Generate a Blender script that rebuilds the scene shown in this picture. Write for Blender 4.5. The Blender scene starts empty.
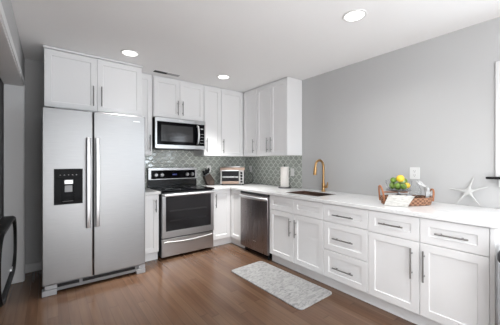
import bpy, bmesh, math, random
from mathutils import Vector, Matrix
random.seed(7)
PI = math.pi
S = bpy.context.scene
C = S.collection

# ---------------------------------------------------------------- camera
cam_d = bpy.data.cameras.new('camera')
cam_d.sensor_width = 36
cam_d.lens = 263.0 / 500 * 36
cam_d.shift_y = -(162.5 - 161.86) / 500
cam_d.clip_start = 0.02
cam = bpy.data.objects.new('camera', cam_d)
C.objects.link(cam)
cam.location = (-2.943, -4.001, 1.287)
cam.rotation_euler = (PI / 2, 0, -math.radians(37.373))
S.camera = cam

# ---------------------------------------------------------------- light and exposure
W = bpy.data.worlds.new('daylight')
S.world = W
W.use_nodes = True
wb = W.node_tree.nodes['Background']
wb.inputs[0].default_value = (0.80, 0.90, 1.0, 1)
wb.inputs[1].default_value = 1.5
S.view_settings.view_transform = 'Standard'
S.view_settings.look = 'None'
S.view_settings.exposure = 0.36
S.view_settings.gamma = 1.0
S.view_settings.use_curve_mapping = False


def area(name, loc, rot, sx, sy, power, col):
    l = bpy.data.lights.new(name, 'AREA')
    l.shape = 'RECTANGLE'
    l.size = sx
    l.size_y = sy
    l.energy = power
    l.color = col
    o = bpy.data.objects.new(name, l)
    C.objects.link(o)
    o.location = loc
    o.rotation_euler = rot
    return o


# daylight through the two windows of the right wall; the other three are unseen fills added behind the camera
area('daylight_window', (0.16, -4.17, 1.64), (0, PI / 2, 0), 0.88, 1.2, 9, (0.90, 0.95, 1.0))
area('daylight_far_window', (0.16, -6.50, 1.50), (0, PI / 2, 0), 1.3, 1.6, 75, (0.80, 0.91, 1.0))
area('added_uplight', (-2.3, -5.5, .12), (PI, 0, 0), 1.5, 2.4, 44, (1.0, 1.0, 1.0))  # added fill near the floor, aimed at the ceiling; no lamp stands there
area('added_front_fill', (-1.59, -8.15, 1.2), (PI / 2, 0, 0), 3.0, 2.2, 50, (0.94, 0.97, 1.0))  # added fill before the plain front wall; there is no patio opening
area('added_left_fill', (-3.13, -5.5, 1.30), (0, -PI / 2, 0), 1.8, 2.4, 36, (0.94, 0.97, 1.0))  # added fill along the left wall, with no window behind it

# ---------------------------------------------------------------- materials


def mat(name, col, rough=0.5, metal=0.0, **kw):
    m = bpy.data.materials.new(name)
    m.use_nodes = True
    b = m.node_tree.nodes['Principled BSDF']
    b.inputs['Base Color'].default_value = (*col, 1)
    b.inputs['Roughness'].default_value = rough
    b.inputs['Metallic'].default_value = metal
    for k, v in kw.items():
        b.inputs[k.replace('_', ' ')].default_value = v
    return m


def N(m, t, **kw):
    n = m.node_tree.nodes.new(t)
    for k, v in kw.items():
        setattr(n, k, v)
    return n


def L(m, a, b):
    m.node_tree.links.new(a, b)


def M_(m, op, a, b=None, c=None):
    n = N(m, 'ShaderNodeMath', operation=op)
    for i, v in enumerate((a, b, c)):
        if v is None:
            continue
        if isinstance(v, (int, float)):
            n.inputs[i].default_value = v
        else:
            L(m, v, n.inputs[i])
    return n.outputs[0]


def noisy(m, scale=(1, 1, 1), nscale=5.0, detail=4, lo=None, hi=None, p0=0.3, p1=0.7, bump=0.0, rough=None, bdist=0.002):
    """object-space noise driving colour, bump or roughness"""
    b = m.node_tree.nodes['Principled BSDF']
    tc = N(m, 'ShaderNodeTexCoord')
    mp = N(m, 'ShaderNodeMapping')
    mp.inputs['Scale'].default_value = scale
    L(m, tc.outputs['Object'], mp.inputs[0])
    nz = N(m, 'ShaderNodeTexNoise')
    nz.inputs['Scale'].default_value = nscale
    nz.inputs['Detail'].default_value = detail
    L(m, mp.outputs[0], nz.inputs['Vector'])
    if lo is not None:
        cr = N(m, 'ShaderNodeValToRGB')
        cr.color_ramp.elements[0].position = p0
        cr.color_ramp.elements[1].position = p1
        cr.color_ramp.elements[0].color = (*lo, 1)
        cr.color_ramp.elements[1].color = (*hi, 1)
        L(m, nz.outputs[0], cr.inputs[0])
        L(m, cr.outputs[0], b.inputs['Base Color'])
    if bump:
        bp = N(m, 'ShaderNodeBump')
        bp.inputs['Strength'].default_value = bump
        bp.inputs['Distance'].default_value = bdist
        L(m, nz.outputs[0], bp.inputs['Height'])
        L(m, bp.outputs[0], b.inputs['Normal'])
    if rough:
        mr = N(m, 'ShaderNodeMapRange')
        mr.inputs[3].default_value = rough[0]
        mr.inputs[4].default_value = rough[1]
        L(m, nz.outputs[0], mr.inputs[0])
        L(m, mr.outputs[0], b.inputs['Roughness'])
    return m


wall_m = noisy(mat('grey_wall_paint', (.50, .50, .50), .75), nscale=90, bump=.15, bdist=.001)
ceil_m = noisy(mat('ceiling_paint', (.90, .90, .90), .9), nscale=60, bump=.25, bdist=.001)
closet_m = mat('closet_paint', (.30, .30, .31), .8)
trim_m = mat('white_trim_paint', (.72, .72, .72), .45)
cab_m = mat('white_cabinet_paint', (.84, .84, .845), .38)
nickel_m = mat('brushed_nickel', (.30, .295, .29), .42, 1.0)
steel_m = noisy(mat('stainless_steel', (.58, .58, .59), .3, 1.0), scale=(1, 1, 60), nscale=6, lo=(.46, .46, .463), hi=(.53, .53, .533), rough=(.27, .34))
fridge_m = noisy(mat('brushed_refrigerator_steel', (.3, .3, .3), .45, 1.0), scale=(1, 1, 60), nscale=6, lo=(.31, .31, .313), hi=(.345, .345, .348), rough=(.36, .42))
steel_bright_m = mat('polished_steel', (.72, .72, .73), .42, 1.0)
slate_m = noisy(mat('dark_stainless_steel', (.20, .19, .19), .3, 1.0), scale=(60, 60, 1), nscale=5, lo=(.31, .28, .28), hi=(.37, .335, .335), rough=(.24, .32))
kick_m = mat('kick_plate_grey', (.22, .22, .225), .4)
grey_plastic_m = mat('grey_plastic', (.38, .38, .39), .45)
black_m = mat('black_plastic', (.007, .007, .008), .25, 0, Specular_IOR_Level=.3)
rubber_m = mat('black_rubber', (.008, .008, .008), .6)
glass_black_m = mat('black_glass', (.003, .003, .004), .10, 0, IOR=1.3, Specular_IOR_Level=.15)
oven_glass_m = mat('oven_window_glass', (.018, .017, .019), .10, 0, IOR=1.4)
micro_glass_m = mat('microwave_window_mesh', (.028, .028, .03), .10)
dark_side_m = mat('appliance_side', (.05, .05, .055), .45)
knob_m = mat('knob_metal', (.34, .34, .345), .35, 1.0)
brass_m = mat('brushed_brass', (.50, .30, .13), .30, 1.0)
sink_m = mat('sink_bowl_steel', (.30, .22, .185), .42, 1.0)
white_plastic_m = mat('white_plastic', (.78, .78, .77), .35)
paper_m = noisy(mat('paper_towel', (.84, .81, .77), .9), nscale=120, bump=.3)
cloth_m = noisy(mat('white_cloth', (.60, .60, .60), .9), nscale=200, bump=.3)
star_m = noisy(mat('starfish_white', (.53, .53, .52), .85), nscale=140, bump=.6, bdist=.003)
lens_m = mat('lamp_lens', (1, 1, 1), .5)
lb = lens_m.node_tree.nodes['Principled BSDF']
lb.inputs['Emission Color'].default_value = (1, .985, .96, 1)
lb.inputs['Emission Strength'].default_value = 2.2
display_m = mat('stove_clock_display', (.01, .01, .02), .2)
db = display_m.node_tree.nodes['Principled BSDF']
db.inputs['Emission Color'].default_value = (.10, .16, .9, 1)
db.inputs['Emission Strength'].default_value = .12
clear_m = mat('clear_glass', (.97, .98, .98), .02, 0, Transmission_Weight=1.0, IOR=1.2)
pane_m = mat('window_glass', (.98, .99, 1.0), .0, 0, Transmission_Weight=1.0, IOR=1.02)
lime_m = noisy(mat('lime_skin', (.14, .27, .03), .4), nscale=14, lo=(.08, .17, .02), hi=(.24, .38, .06), bump=.2)
palelime_m = noisy(mat('pale_lime_skin', (.3, .42, .2), .4), nscale=14, lo=(.22, .36, .12), hi=(.42, .52, .28), bump=.2)
lemon_m = noisy(mat('lemon_skin', (.85, .55, .03), .4), nscale=14, lo=(.80, .47, .02), hi=(.92, .64, .05), bump=.2)
bag_m = mat('trash_lid', (.03, .03, .033), .4)
kstrip_m = mat('dull_steel', (.42, .41, .40), .45, 1.0)
copper_m = mat('warm_steel', (.42, .31, .25), .4, 1.0)
knifewood_m = noisy(mat('knife_block_wood', (.06, .035, .025), .5), scale=(1, 1, 8), nscale=20, lo=(.035, .022, .016), hi=(.085, .05, .035))
block_face_m = mat('knife_block_light_face', (.12, .085, .065), .5)
leather_m = mat('tray_handle_leather', (.36, .14, .06), .5)
dial_m = mat('scale_dial_face', (.75, .74, .70), .4)
greymetal_m = mat('dish_metal', (.33, .34, .36), .28, 1.0)
backpaint_m = mat('scale_white_enamel', (.66, .64, .60), .4)

# woven tray
wick_m = mat('woven_rattan', (.40, .22, .13), .7)
b = wick_m.node_tree.nodes['Principled BSDF']
tc = N(wick_m, 'ShaderNodeTexCoord')
mp = N(wick_m, 'ShaderNodeMapping')
mp.inputs['Scale'].default_value = (45, 45, 60)
L(wick_m, tc.outputs['Object'], mp.inputs[0])
ck = N(wick_m, 'ShaderNodeTexChecker')
ck.inputs['Scale'].default_value = 1.0
ck.inputs[1].default_value = (.40, .21, .125, 1)
ck.inputs[2].default_value = (.16, .075, .042, 1)
L(wick_m, mp.outputs[0], ck.inputs[0])
L(wick_m, ck.outputs[0], b.inputs['Base Color'])
bp = N(wick_m, 'ShaderNodeBump')
bp.inputs['Strength'].default_value = .6
bp.inputs['Distance'].default_value = .003
L(wick_m, ck.outputs[1], bp.inputs['Height'])
L(wick_m, bp.outputs[0], b.inputs['Normal'])

# quartz
quartz_m = mat('white_quartz', (.80, .80, .80), .16)
b = quartz_m.node_tree.nodes['Principled BSDF']
tc = N(quartz_m, 'ShaderNodeTexCoord')
nz = N(quartz_m, 'ShaderNodeTexNoise')
nz.inputs['Scale'].default_value = 2.2
nz.inputs['Detail'].default_value = 7
nz.inputs['Distortion'].default_value = 1.3
L(quartz_m, tc.outputs['Object'], nz.inputs['Vector'])
v = M_(quartz_m, 'ABSOLUTE', M_(quartz_m, 'SUBTRACT', nz.outputs[0], .5))
cr = N(quartz_m, 'ShaderNodeValToRGB')
cr.color_ramp.elements[0].position = 0
cr.color_ramp.elements[0].color = (.74, .74, .75, 1)
cr.color_ramp.elements[1].position = .018
cr.color_ramp.elements[1].color = (.80, .80, .80, 1)
L(quartz_m, v, cr.inputs[0])
L(quartz_m, cr.outputs[0], b.inputs['Base Color'])

# wood floor: boards running towards the back wall
floor_m = mat('wood_floor', (.3, .18, .1), .3)
m = floor_m
b = m.node_tree.nodes['Principled BSDF']
tc = N(m, 'ShaderNodeTexCoord')
sx = N(m, 'ShaderNodeSeparateXYZ')
L(m, tc.outputs['Object'], sx.inputs[0])
PW, PL = .072, 1.7
xr = M_(m, 'DIVIDE', sx.outputs[0], PW)
row = M_(m, 'FLOOR', xr)
wn = N(m, 'ShaderNodeTexWhiteNoise', noise_dimensions='1D')
L(m, row, wn.inputs['W'])
yr = M_(m, 'ADD', M_(m, 'DIVIDE', sx.outputs[1], PL), M_(m, 'MULTIPLY', wn.outputs[0], 7.0))
col = M_(m, 'FLOOR', yr)
cmb = N(m, 'ShaderNodeCombineXYZ')
L(m, row, cmb.inputs[0])
L(m, col, cmb.inputs[1])
wn2 = N(m, 'ShaderNodeTexWhiteNoise', noise_dimensions='3D')
L(m, cmb.outputs[0], wn2.inputs['Vector'])
cr = N(m, 'ShaderNodeValToRGB')
els = cr.color_ramp.elements
els[0].position = 0
els[0].color = (.115, .061, .036, 1)
els[1].position = 1
els[1].color = (.148, .085, .052, 1)
e = els.new(.5)
e.color = (.131, .072, .043, 1)
L(m, wn2.outputs[0], cr.inputs[0])
mp = N(m, 'ShaderNodeMapping')
mp.inputs['Scale'].default_value = (22, 1.2, 1)
L(m, tc.outputs['Object'], mp.inputs[0])
off = N(m, 'ShaderNodeVectorMath', operation='ADD')
L(m, mp.outputs[0], off.inputs[0])
sc_ = N(m, 'ShaderNodeVectorMath', operation='SCALE')
L(m, wn2.outputs[1], sc_.inputs[0])
sc_.inputs['Scale'].default_value = 20
L(m, sc_.outputs[0], off.inputs[1])
nz = N(m, 'ShaderNodeTexNoise')
nz.inputs['Scale'].default_value = 1.6
nz.inputs['Detail'].default_value = 3
L(m, off.outputs[0], nz.inputs['Vector'])
gr = N(m, 'ShaderNodeMapRange')
gr.inputs[1].default_value = .3
gr.inputs[2].default_value = .7
gr.inputs[3].default_value = .86
gr.inputs[4].default_value = 1.14
L(m, nz.outputs[0], gr.inputs[0])
fx = M_(m, 'FRACT', xr)
fy = M_(m, 'FRACT', yr)
gx = M_(m, 'MINIMUM', fx, M_(m, 'SUBTRACT', 1.0, fx))
gy = M_(m, 'MINIMUM', fy, M_(m, 'SUBTRACT', 1.0, fy))
sm = N(m, 'ShaderNodeMapRange', interpolation_type='SMOOTHSTEP')
sm.inputs[1].default_value = .0
sm.inputs[2].default_value = .06
L(m, M_(m, 'MINIMUM', gx, M_(m, 'MULTIPLY', gy, 10.0)), sm.inputs[0])
seam = sm.outputs[0]
seamv = M_(m, 'MULTIPLY_ADD', seam, .24, .76)
tot = M_(m, 'MULTIPLY', gr.outputs[0], seamv)
mul = N(m, 'ShaderNodeVectorMath', operation='SCALE')
L(m, cr.outputs[0], mul.inputs[0])
L(m, tot, mul.inputs['Scale'])
L(m, mul.outputs[0], b.inputs['Base Color'])
rr = N(m, 'ShaderNodeMapRange')
rr.inputs[3].default_value = .15
rr.inputs[4].default_value = .28
L(m, nz.outputs[0], rr.inputs[0])
L(m, rr.outputs[0], b.inputs['Roughness'])

# sage lantern tile with pale grout: ogee curves in (x+y, z)
tile_m = mat('sage_lantern_tile', (.3, .35, .33), .10, 0, IOR=1.75)
m = tile_m
b = m.node_tree.nodes['Principled BSDF']
tc = N(m, 'ShaderNodeTexCoord')
sx = N(m, 'ShaderNodeSeparateXYZ')
L(m, tc.outputs['Object'], sx.inputs[0])
TW, TH = .112, .112
h = M_(m, 'SUBTRACT', sx.outputs[0], sx.outputs[1])
t = M_(m, 'PINGPONG', h, TW / 2)
th = M_(m, 'MULTIPLY', sx.outputs[2], 2 * PI / TH)
cv = M_(m, 'MULTIPLY', M_(m, 'SUBTRACT', 1.0, M_(m, 'COSINE', th)), TW / 4)
dist = M_(m, 'ABSOLUTE', M_(m, 'SUBTRACT', t, cv))
slope = M_(m, 'MULTIPLY', M_(m, 'SINE', th), PI / 2 * TW / TH)
nrm = M_(m, 'SQRT', M_(m, 'ADD', 1.0, M_(m, 'MULTIPLY', slope, slope)))
dd = M_(m, 'DIVIDE', dist, nrm)
mr = N(m, 'ShaderNodeMapRange')
mr.inputs[1].default_value = .0026
mr.inputs[2].default_value = .0046
L(m, dd, mr.inputs[0])
nz = N(m, 'ShaderNodeTexNoise')
nz.inputs['Scale'].default_value = 18
L(m, tc.outputs['Object'], nz.inputs['Vector'])
cr = N(m, 'ShaderNodeValToRGB')
cr.color_ramp.elements[0].position = .35
cr.color_ramp.elements[0].color = (.335, .360, .325, 1)
cr.color_ramp.elements[1].position = .65
cr.color_ramp.elements[1].color = (.41, .435, .395, 1)
L(m, nz.outputs[0], cr.inputs[0])
mx = N(m, 'ShaderNodeMix', data_type='RGBA')
mx.inputs[6].default_value = (.68, .70, .66, 1)
L(m, mr.outputs[0], mx.inputs[0])
L(m, cr.outputs[0], mx.inputs[7])
L(m, mx.outputs[2], b.inputs['Base Color'])
ro = M_(m, 'MULTIPLY_ADD', mr.outputs[0], -.49, .6)
L(m, ro, b.inputs['Roughness'])
mr2 = N(m, 'ShaderNodeMapRange', interpolation_type='SMOOTHSTEP')
mr2.inputs[1].default_value = .001
mr2.inputs[2].default_value = .012
L(m, dd, mr2.inputs[0])
bp = N(m, 'ShaderNodeBump')
bp.inputs['Strength'].default_value = .7
bp.inputs['Distance'].default_value = .003
L(m, M_(m, 'ADD', mr2.outputs[0], M_(m, 'MULTIPLY', nz.outputs[0], .25)), bp.inputs['Height'])
L(m, bp.outputs[0], b.inputs['Normal'])

# kitchen mat: pale mottled weave
mat_m = mat('floor_mat_fabric', (.5, .5, .5), .85)
m = mat_m
b = m.node_tree.nodes['Principled BSDF']
tc = N(m, 'ShaderNodeTexCoord')
mp = N(m, 'ShaderNodeMapping')
mp.inputs['Scale'].default_value = (9, 22, 1)
mp.inputs['Rotation'].default_value = (0, 0, .5)
L(m, tc.outputs['Object'], mp.inputs[0])
nz = N(m, 'ShaderNodeTexNoise')
nz.inputs['Scale'].default_value = 1.6
nz.inputs['Detail'].default_value = 5
nz.inputs['Distortion'].default_value = 1.5
L(m, mp.outputs[0], nz.inputs['Vector'])
cr = N(m, 'ShaderNodeValToRGB')
cr.color_ramp.elements[0].position = .32
cr.color_ramp.elements[0].color = (.22, .22, .22, 1)
cr.color_ramp.elements[1].position = .60
cr.color_ramp.elements[1].color = (.40, .395, .39, 1)
L(m, nz.outputs[0], cr.inputs[0])
L(m, cr.outputs[0], b.inputs['Base Color'])

# ---------------------------------------------------------------- mesh helpers


def bm_box(bm, x0, x1, y0, y1, z0, z1):
    vs = [bm.verts.new((x, y, z)) for x in (x0, x1) for y in (y0, y1) for z in (z0, z1)]
    for f in ((0, 1, 3, 2), (4, 6, 7, 5), (0, 4, 5, 1), (2, 3, 7, 6), (0, 2, 6, 4), (1, 5, 7, 3)):
        bm.faces.new([vs[i] for i in f])


def bm_tube(bm, pts, r, n=10, cap=True):
    """swept round tube; r a number or one per point"""
    pts = [Vector(p) for p in pts]
    rs = r if isinstance(r, (list, tuple)) else [r] * len(pts)
    rings = []
    up = None
    for i, p in enumerate(pts):
        if i == 0:
            d = pts[1] - p
        elif i == len(pts) - 1:
            d = p - pts[i - 1]
        else:
            d = (pts[i + 1] - p).normalized() + (p - pts[i - 1]).normalized()
        d.normalize()
        if up is None:
            up = Vector((0, 0, 1)) if abs(d.z) < .9 else Vector((1, 0, 0))
        a = d.cross(up).normalized()
        up = a.cross(d).normalized()
        rings.append([bm.verts.new(p + (a * math.cos(2 * PI * k / n) + up * math.sin(2 * PI * k / n)) * rs[i]) for k in range(n)])
    for a, b_ in zip(rings, rings[1:]):
        for k in range(n):
            bm.faces.new([a[k], a[(k + 1) % n], b_[(k + 1) % n], b_[k]])
    if cap:
        bm.faces.new(rings[0][::-1])
        bm.faces.new(rings[-1])


def bm_lathe(bm, prof, c=(0, 0, 0), n=28, sx=1, sy=1, mtx=None):
    """profile [(r,z)...] about z; r==0 ends close in a point"""
    rings = []
    for r, z in prof:
        if r < 1e-6:
            rings.append([bm.verts.new((c[0], c[1], c[2] + z))])
        else:
            rings.append([bm.verts.new((c[0] + r * sx * math.cos(2 * PI * k / n), c[1] + r * sy * math.sin(2 * PI * k / n), c[2] + z)) for k in range(n)])
    for a, b_ in zip(rings, rings[1:]):
        for k in range(n):
            q = []
            q += [a[0]] if len(a) == 1 else [a[k], a[(k + 1) % n]]
            q += [b_[0]] if len(b_) == 1 else [b_[(k + 1) % n], b_[k]]
            if len(q) > 2:
                bm.faces.new(q)
    if mtx is not None:
        for r_ in rings:
            for v_ in r_:
                v_.co = mtx @ v_.co


def bm_rrect(bm, x0, x1, y0, y1, z0, z1, r, axis='z', n=6):
    """rounded rectangle slab; axis = thickness direction (z or y)"""
    pts = []
    for cx, cy, a0 in ((x1 - r, y1 - r, 0), (x0 + r, y1 - r, 90), (x0 + r, y0 + r, 180), (x1 - r, y0 + r, 270)):
        for k in range(n + 1):
            a = math.radians(a0 + 90 * k / n)
            pts.append((cx + r * math.cos(a), cy + r * math.sin(a)))
    if axis == 'z':
        f = lambda p, w: (p[0], p[1], w)
    elif axis == 'y':
        f = lambda p, w: (p[0], w, p[1])
    else:
        f = lambda p, w: (w, p[0], p[1])
    A = [bm.verts.new(f(p, z0)) for p in pts]
    B = [bm.verts.new(f(p, z1)) for p in pts]
    k = len(pts)
    for i in range(k):
        bm.faces.new([A[i], A[(i + 1) % k], B[(i + 1) % k], B[i]])
    bm.faces.new(A[::-1])
    bm.faces.new(B)


def obj(name, fn, m, parent=None, bevel=0, smooth=False, seg=2, loc=None):
    bm = bmesh.new()
    fn(bm)
    bmesh.ops.recalc_face_normals(bm, faces=bm.faces)
    me = bpy.data.meshes.new(name)
    bm.to_mesh(me)
    bm.free()
    o = bpy.data.objects.new(name, me)
    C.objects.link(o)
    me.materials.append(m)
    if parent:
        o.parent = parent
    if loc:
        o.location = loc
    if bevel:
        md = o.modifiers.new('bevel', 'BEVEL')
        md.width = bevel
        md.segments = seg
        md.limit_method = 'ANGLE'
        md.angle_limit = math.radians(50)
        smooth = True
    if smooth:
        for p in me.polygons:
            p.use_smooth = True
        me.set_sharp_from_angle(angle=math.radians(40))
    return o


def box(name, m, parent, x0, x1, y0, y1, z0, z1, bevel=0, **kw):
    return obj(name, lambda bm: bm_box(bm, x0, x1, y0, y1, z0, z1), m, parent, bevel, **kw)


def boxes(name, m, parent, lst, bevel=0, **kw):
    def f(bm):
        for b_ in lst:
            bm_box(bm, *b_)
    return obj(name, f, m, parent, bevel, **kw)


def struct(name, m, lst, bevel=0):
    o = boxes(name, m, None, lst, bevel)
    o['kind'] = 'structure'
    return o


def tag(o, label, cat, group=None):
    o['label'] = label
    o['category'] = cat
    if group:
        o['group'] = group
    return o


def thing(name, label, cat, loc=(0, 0, 0), rz=0, group=None):
    o = bpy.data.objects.new(name, None)
    C.objects.link(o)
    o.location = loc
    o.rotation_euler = (0, 0, rz)
    o.empty_display_size = .05
    return tag(o, label, cat, group)


def copy_tree(o, parent=None):
    c = o.copy()
    C.objects.link(c)
    c.parent = parent
    for ch in list(o.children):
        if ch.type == 'MESH':
            copy_tree(ch, c)
    return c


# ---------------------------------------------------------------- the room
CE = 2.481          # ceiling height
XL = -3.168         # left wall
YF = -8.2           # wall behind the camera
struct('floor', floor_m, [(-4.5, .12, YF, .12, -.1, 0)])
struct('ceiling', ceil_m, [(-4.5, .12, YF, .12, CE, CE + .1)])
struct('wall_back', wall_m, [(XL - .15, .12, 0, .12, 0, CE)])
# right wall with its window opening
WY0, WY1, WZ0, WZ1 = -4.80, -3.536, 1.165, 2.083
struct('wall_right', wall_m, [(0, .12, WY1, 0, 0, CE), (0, .12, YF, -7.32, 0, CE), (0, .12, -5.68, WY0, 0, CE), (0, .12, -7.32, -5.68, 0, .83), (0, .12, -7.32, -5.68, 2.17, CE), (0, .12, WY0, WY1, 0, WZ0), (0, .12, WY0, WY1, WZ1, CE)])
# left wall with a cased opening
OY0, OY1, OZ = -2.75, -.262, 2.11
struct('wall_left', wall_m, [(XL - .15, XL, OY1, 0, 0, CE), (XL - .15, XL, YF, OY0, 0, CE), (XL - .15, XL, OY0, OY1, OZ, CE)])
struct('wall_closet', closet_m, [(-4.5, -4.4, YF, 0, 0, CE), (-4.4, XL - .15, -.12, 0, 0, CE), (-4.4, XL - .15, -3.0, -2.9, 0, CE)])
struct('wall_front', wall_m, [(-4.5, .12, YF - .12, YF, 0, CE)])
struct('window_2', trim_m, [(0, .06, -5.73, -5.68, .83, 2.17), (0, .06, -7.32, -7.27, .83, 2.17), (0, .06, -7.27, -5.73, .83, .88), (0, .06, -7.27, -5.73, 2.12, 2.17), (.01, .05, -6.52, -6.48, .88, 2.12)])
# casing of the left opening: legs and head on the kitchen face, plus jamb lining
struct('trim_1', trim_m, [(XL, XL + .014, OY1 - .004, OY1 + .062, 0, OZ + .066), (XL, XL + .014, OY0 - .062, OY1 - .004, OZ + .004, OZ + .066),
                          (XL - .15, XL + .006, OY1 - .018, OY1 - .004, 0, OZ - .012), (XL - .15, XL + .006, OY0, OY1 - .004, OZ - .014, OZ + .004),
                          (XL, XL + .014, OY0 - .062, OY0, 0, OZ + .004)], .003)
struct('baseboard_back', trim_m, [(XL, -2.4, -.014, 0, 0, .10)], .004)
struct('baseboard_right', trim_m, [(-.014, 0, YF, -3.66, 0, .10)], .004)
# right window
w = boxes('window_1', trim_m, None, [(-.018, .0, WY1, WY1 + .03, WZ0, WZ1 + .03), (-.018, .0, WY0 - .03, WY0, WZ0, WZ1 + .03), (-.018, 0, WY0, WY1, WZ1, WZ1 + .03),
                                     (.0, .05, WY1 - .035, WY1, WZ0, WZ1), (.0, .05, WY0, WY0 + .035, WZ0, WZ1), (0, .05, WY0 + .035, WY1 - .035, WZ1 - .04, WZ1), (0, .05, WY0 + .035, WY1 - .035, WZ0, WZ0 + .04),
                                     (.02, .05, WY0 + .035, WY1 - .035, 1.62, 1.65)], .002)
w['kind'] = 'structure'
box('window_sill', black_m, w, -.055, .0, WY0 - .09, WY1 + .085, WZ0 - .020, WZ0 - .002, .003)
box('apron', trim_m, w, -.016, -.002, WY0 - .02, WY1 + .012, WZ0 - .085, WZ0 - .022, .002)
box('pane', pane_m, w, .030, .036, WY0 + .036, WY1 - .036, WZ0 + .042, WZ1 - .042)

# ---------------------------------------------------------------- cabinets


def shaker(bm, x0, x1, z0, z1, y=0.0, fr=.058, th=.019, rec=.009):
    """frame-and-panel front facing -y with its face at y"""
    fr = min(fr, (x1 - x0) * .3, (z1 - z0) * .34)
    def ring(ax0, ax1, az0, az1, yy):
        return [bm.verts.new(p) for p in ((ax0, yy, az0), (ax1, yy, az0), (ax1, yy, az1), (ax0, yy, az1))]
    e = .0022
    r0 = ring(x0, x1, z0, z1, y + th)
    r1 = ring(x0, x1, z0, z1, y + e)
    r2 = ring(x0 + e, x1 - e, z0 + e, z1 - e, y)
    r3 = ring(x0 + fr, x1 - fr, z0 + fr, z1 - fr, y)
    r4 = ring(x0 + fr + .004, x1 - fr - .004, z0 + fr + .004, z1 - fr - .004, y + rec)
    for a, b_ in ((r0, r1), (r1, r2), (r2, r3), (r3, r4)):
        for k in range(4):
            bm.faces.new([a[k], a[(k + 1) % 4], b_[(k + 1) % 4], b_[k]])
    bm.faces.new(r4)
    bm.faces.new(r0[::-1])


def pull(parent, x, z0, z1, y=0.0, horiz=None):
    """bar pull; vertical at x from z0 to z1, or horizontal at height z0 over horiz=(xa,xb)"""
    def f(bm):
        if horiz:
            a, b_ = (horiz[0], y - .032, z0), (horiz[1], y - .032, z0)
            L_ = horiz[1] - horiz[0]
            ps = [(horiz[0] + L_ * .18, z0), (horiz[1] - L_ * .18, z0)]
        else:
            a, b_ = (x, y - .032, z0), (x, y - .032, z1)
            L_ = z1 - z0
            ps = [(x, z0 + L_ * .18), (x, z1 - L_ * .18)]
        bm_tube(bm, [a, b_], .0062, 10)
        for px_, pz in ps:
            bm_tube(bm, [(px_, y, pz), (px_, y - .032, pz)], .0048, 8)
    return obj('handle', f, nickel_m, parent, smooth=True)


def cabinet(name, label, loc, rz, w, z0, z1, depth, fronts, group, toe=False, open_top=False, extra=None, filler=None):
    """fronts: (kind, x0, x1, z0, z1, handle) in local coordinates, face at y=0 towards the room"""
    t = thing(name, label, 'cabinet', loc, rz, group)
    b0 = .0195
    if open_top:
        boxes('body', cab_m, t, [(0, .018, b0, depth, z0, z1), (w - .018, w, b0, depth, z0, z1), (.018, w - .018, b0, depth, z0, z0 + .018),
                                 (.018, w - .018, depth - .012, depth, z0 + .018, z1), (.018, w - .018, b0, b0 + .018, z1 - .20, z1)])
    else:
        box('body', cab_m, t, 0, w, b0, depth, z0, z1)
    if toe:
        box('toe_kick', cab_m, t, 0, w, .062, .078, 0.0, z0)
    for k, x0, x1, a0, a1, hd in fronts:
        if k == 'twin':
            def f(bm, x0=x0, x1=x1, a0=a0, a1=a1):
                xm = (x0 + x1) / 2
                shaker(bm, x0, xm - .0003, a0, a1)
                shaker(bm, xm + .0003, x1, a0, a1)
            d = obj('drawer_front', f, cab_m, t)
        else:
            d = obj('door' if k == 'door' else 'drawer', lambda bm: shaker(bm, x0, x1, a0, a1), cab_m, t)
        if hd:
            if hd[0] == 'v':
                pull(d, hd[1], hd[2], hd[3])
            else:
                pull(d, 0, hd[1], 0, horiz=(hd[2], hd[3]))
    return t


XD, YB = -.693, -.551      # door faces of the sink run and of the stove run
UX, UY = -.310, -.358      # door faces of the upper cabinets
UB = 1.381
G = .0025
RZ = -PI / 2
ZB, ZT = .112, .866
gb, gu = 'white shaker base cabinets', 'white shaker upper cabinets'

# base cabinet squeezed between refrigerator and stove
cabinet('base_cabinet', 'narrow white base cabinet between refrigerator and stove', (-2.045, YB, 0), 0, .245, ZB, ZT, .545,
        [('door', G, .230, ZB + .004, ZT - .006, ('v', .198, .640, .800))], gb, toe=True)

# L-shaped corner base cabinet with two doors
t = thing('corner_base_cabinet', 'white corner base cabinet between the stove and dishwasher', 'cabinet', (0, 0, 0), 0, gb)
boxes('body', cab_m, t, [(-1.008, -.008, YB + .0195, -.006, ZB, ZT), (XD + .0195, -.008, -.832, YB + .0195, ZB, ZT)])
boxes('toe_kick', cab_m, t, [(-1.008, XD + .078, YB + .062, YB + .078, 0, ZB), (XD + .062, XD + .078, -.832, YB + .062, 0, ZB)])
d = obj('door', lambda bm: shaker(bm, -1.004, XD - .003, ZB + .004, ZT - .006, y=YB), cab_m, t)
pull(d, -.958, .60, .805, y=YB)


def cdoor(bm):
    shaker(bm, G, .278, ZB + .004, ZT - .006)
    bmesh.ops.transform(bm, matrix=Matrix.Translation((XD, YB - .003, 0)) @ Matrix.Rotation(RZ, 4, 'Z'), verts=bm.verts)


obj('door', cdoor, cab_m, t)

# sink base
def RY(y):       # world y on the sink run -> local x of a root at y0
    return -y


y0 = -1.449
wS = .855
t = cabinet('base_cabinet', 'white sink base cabinet with two doors under the faucet', (XD, y0, 0), RZ, wS, ZB, ZT, .685,
            [('twin', .020, wS - G, .688, ZT - .006, None),
             ('door', .020, .434, ZB + .004, .682, ('v', .394, .42, .625)),
             ('door', .438, wS - G, ZB + .004, .682, ('v', .478, .42, .625))], gb, toe=True, open_top=True)
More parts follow.
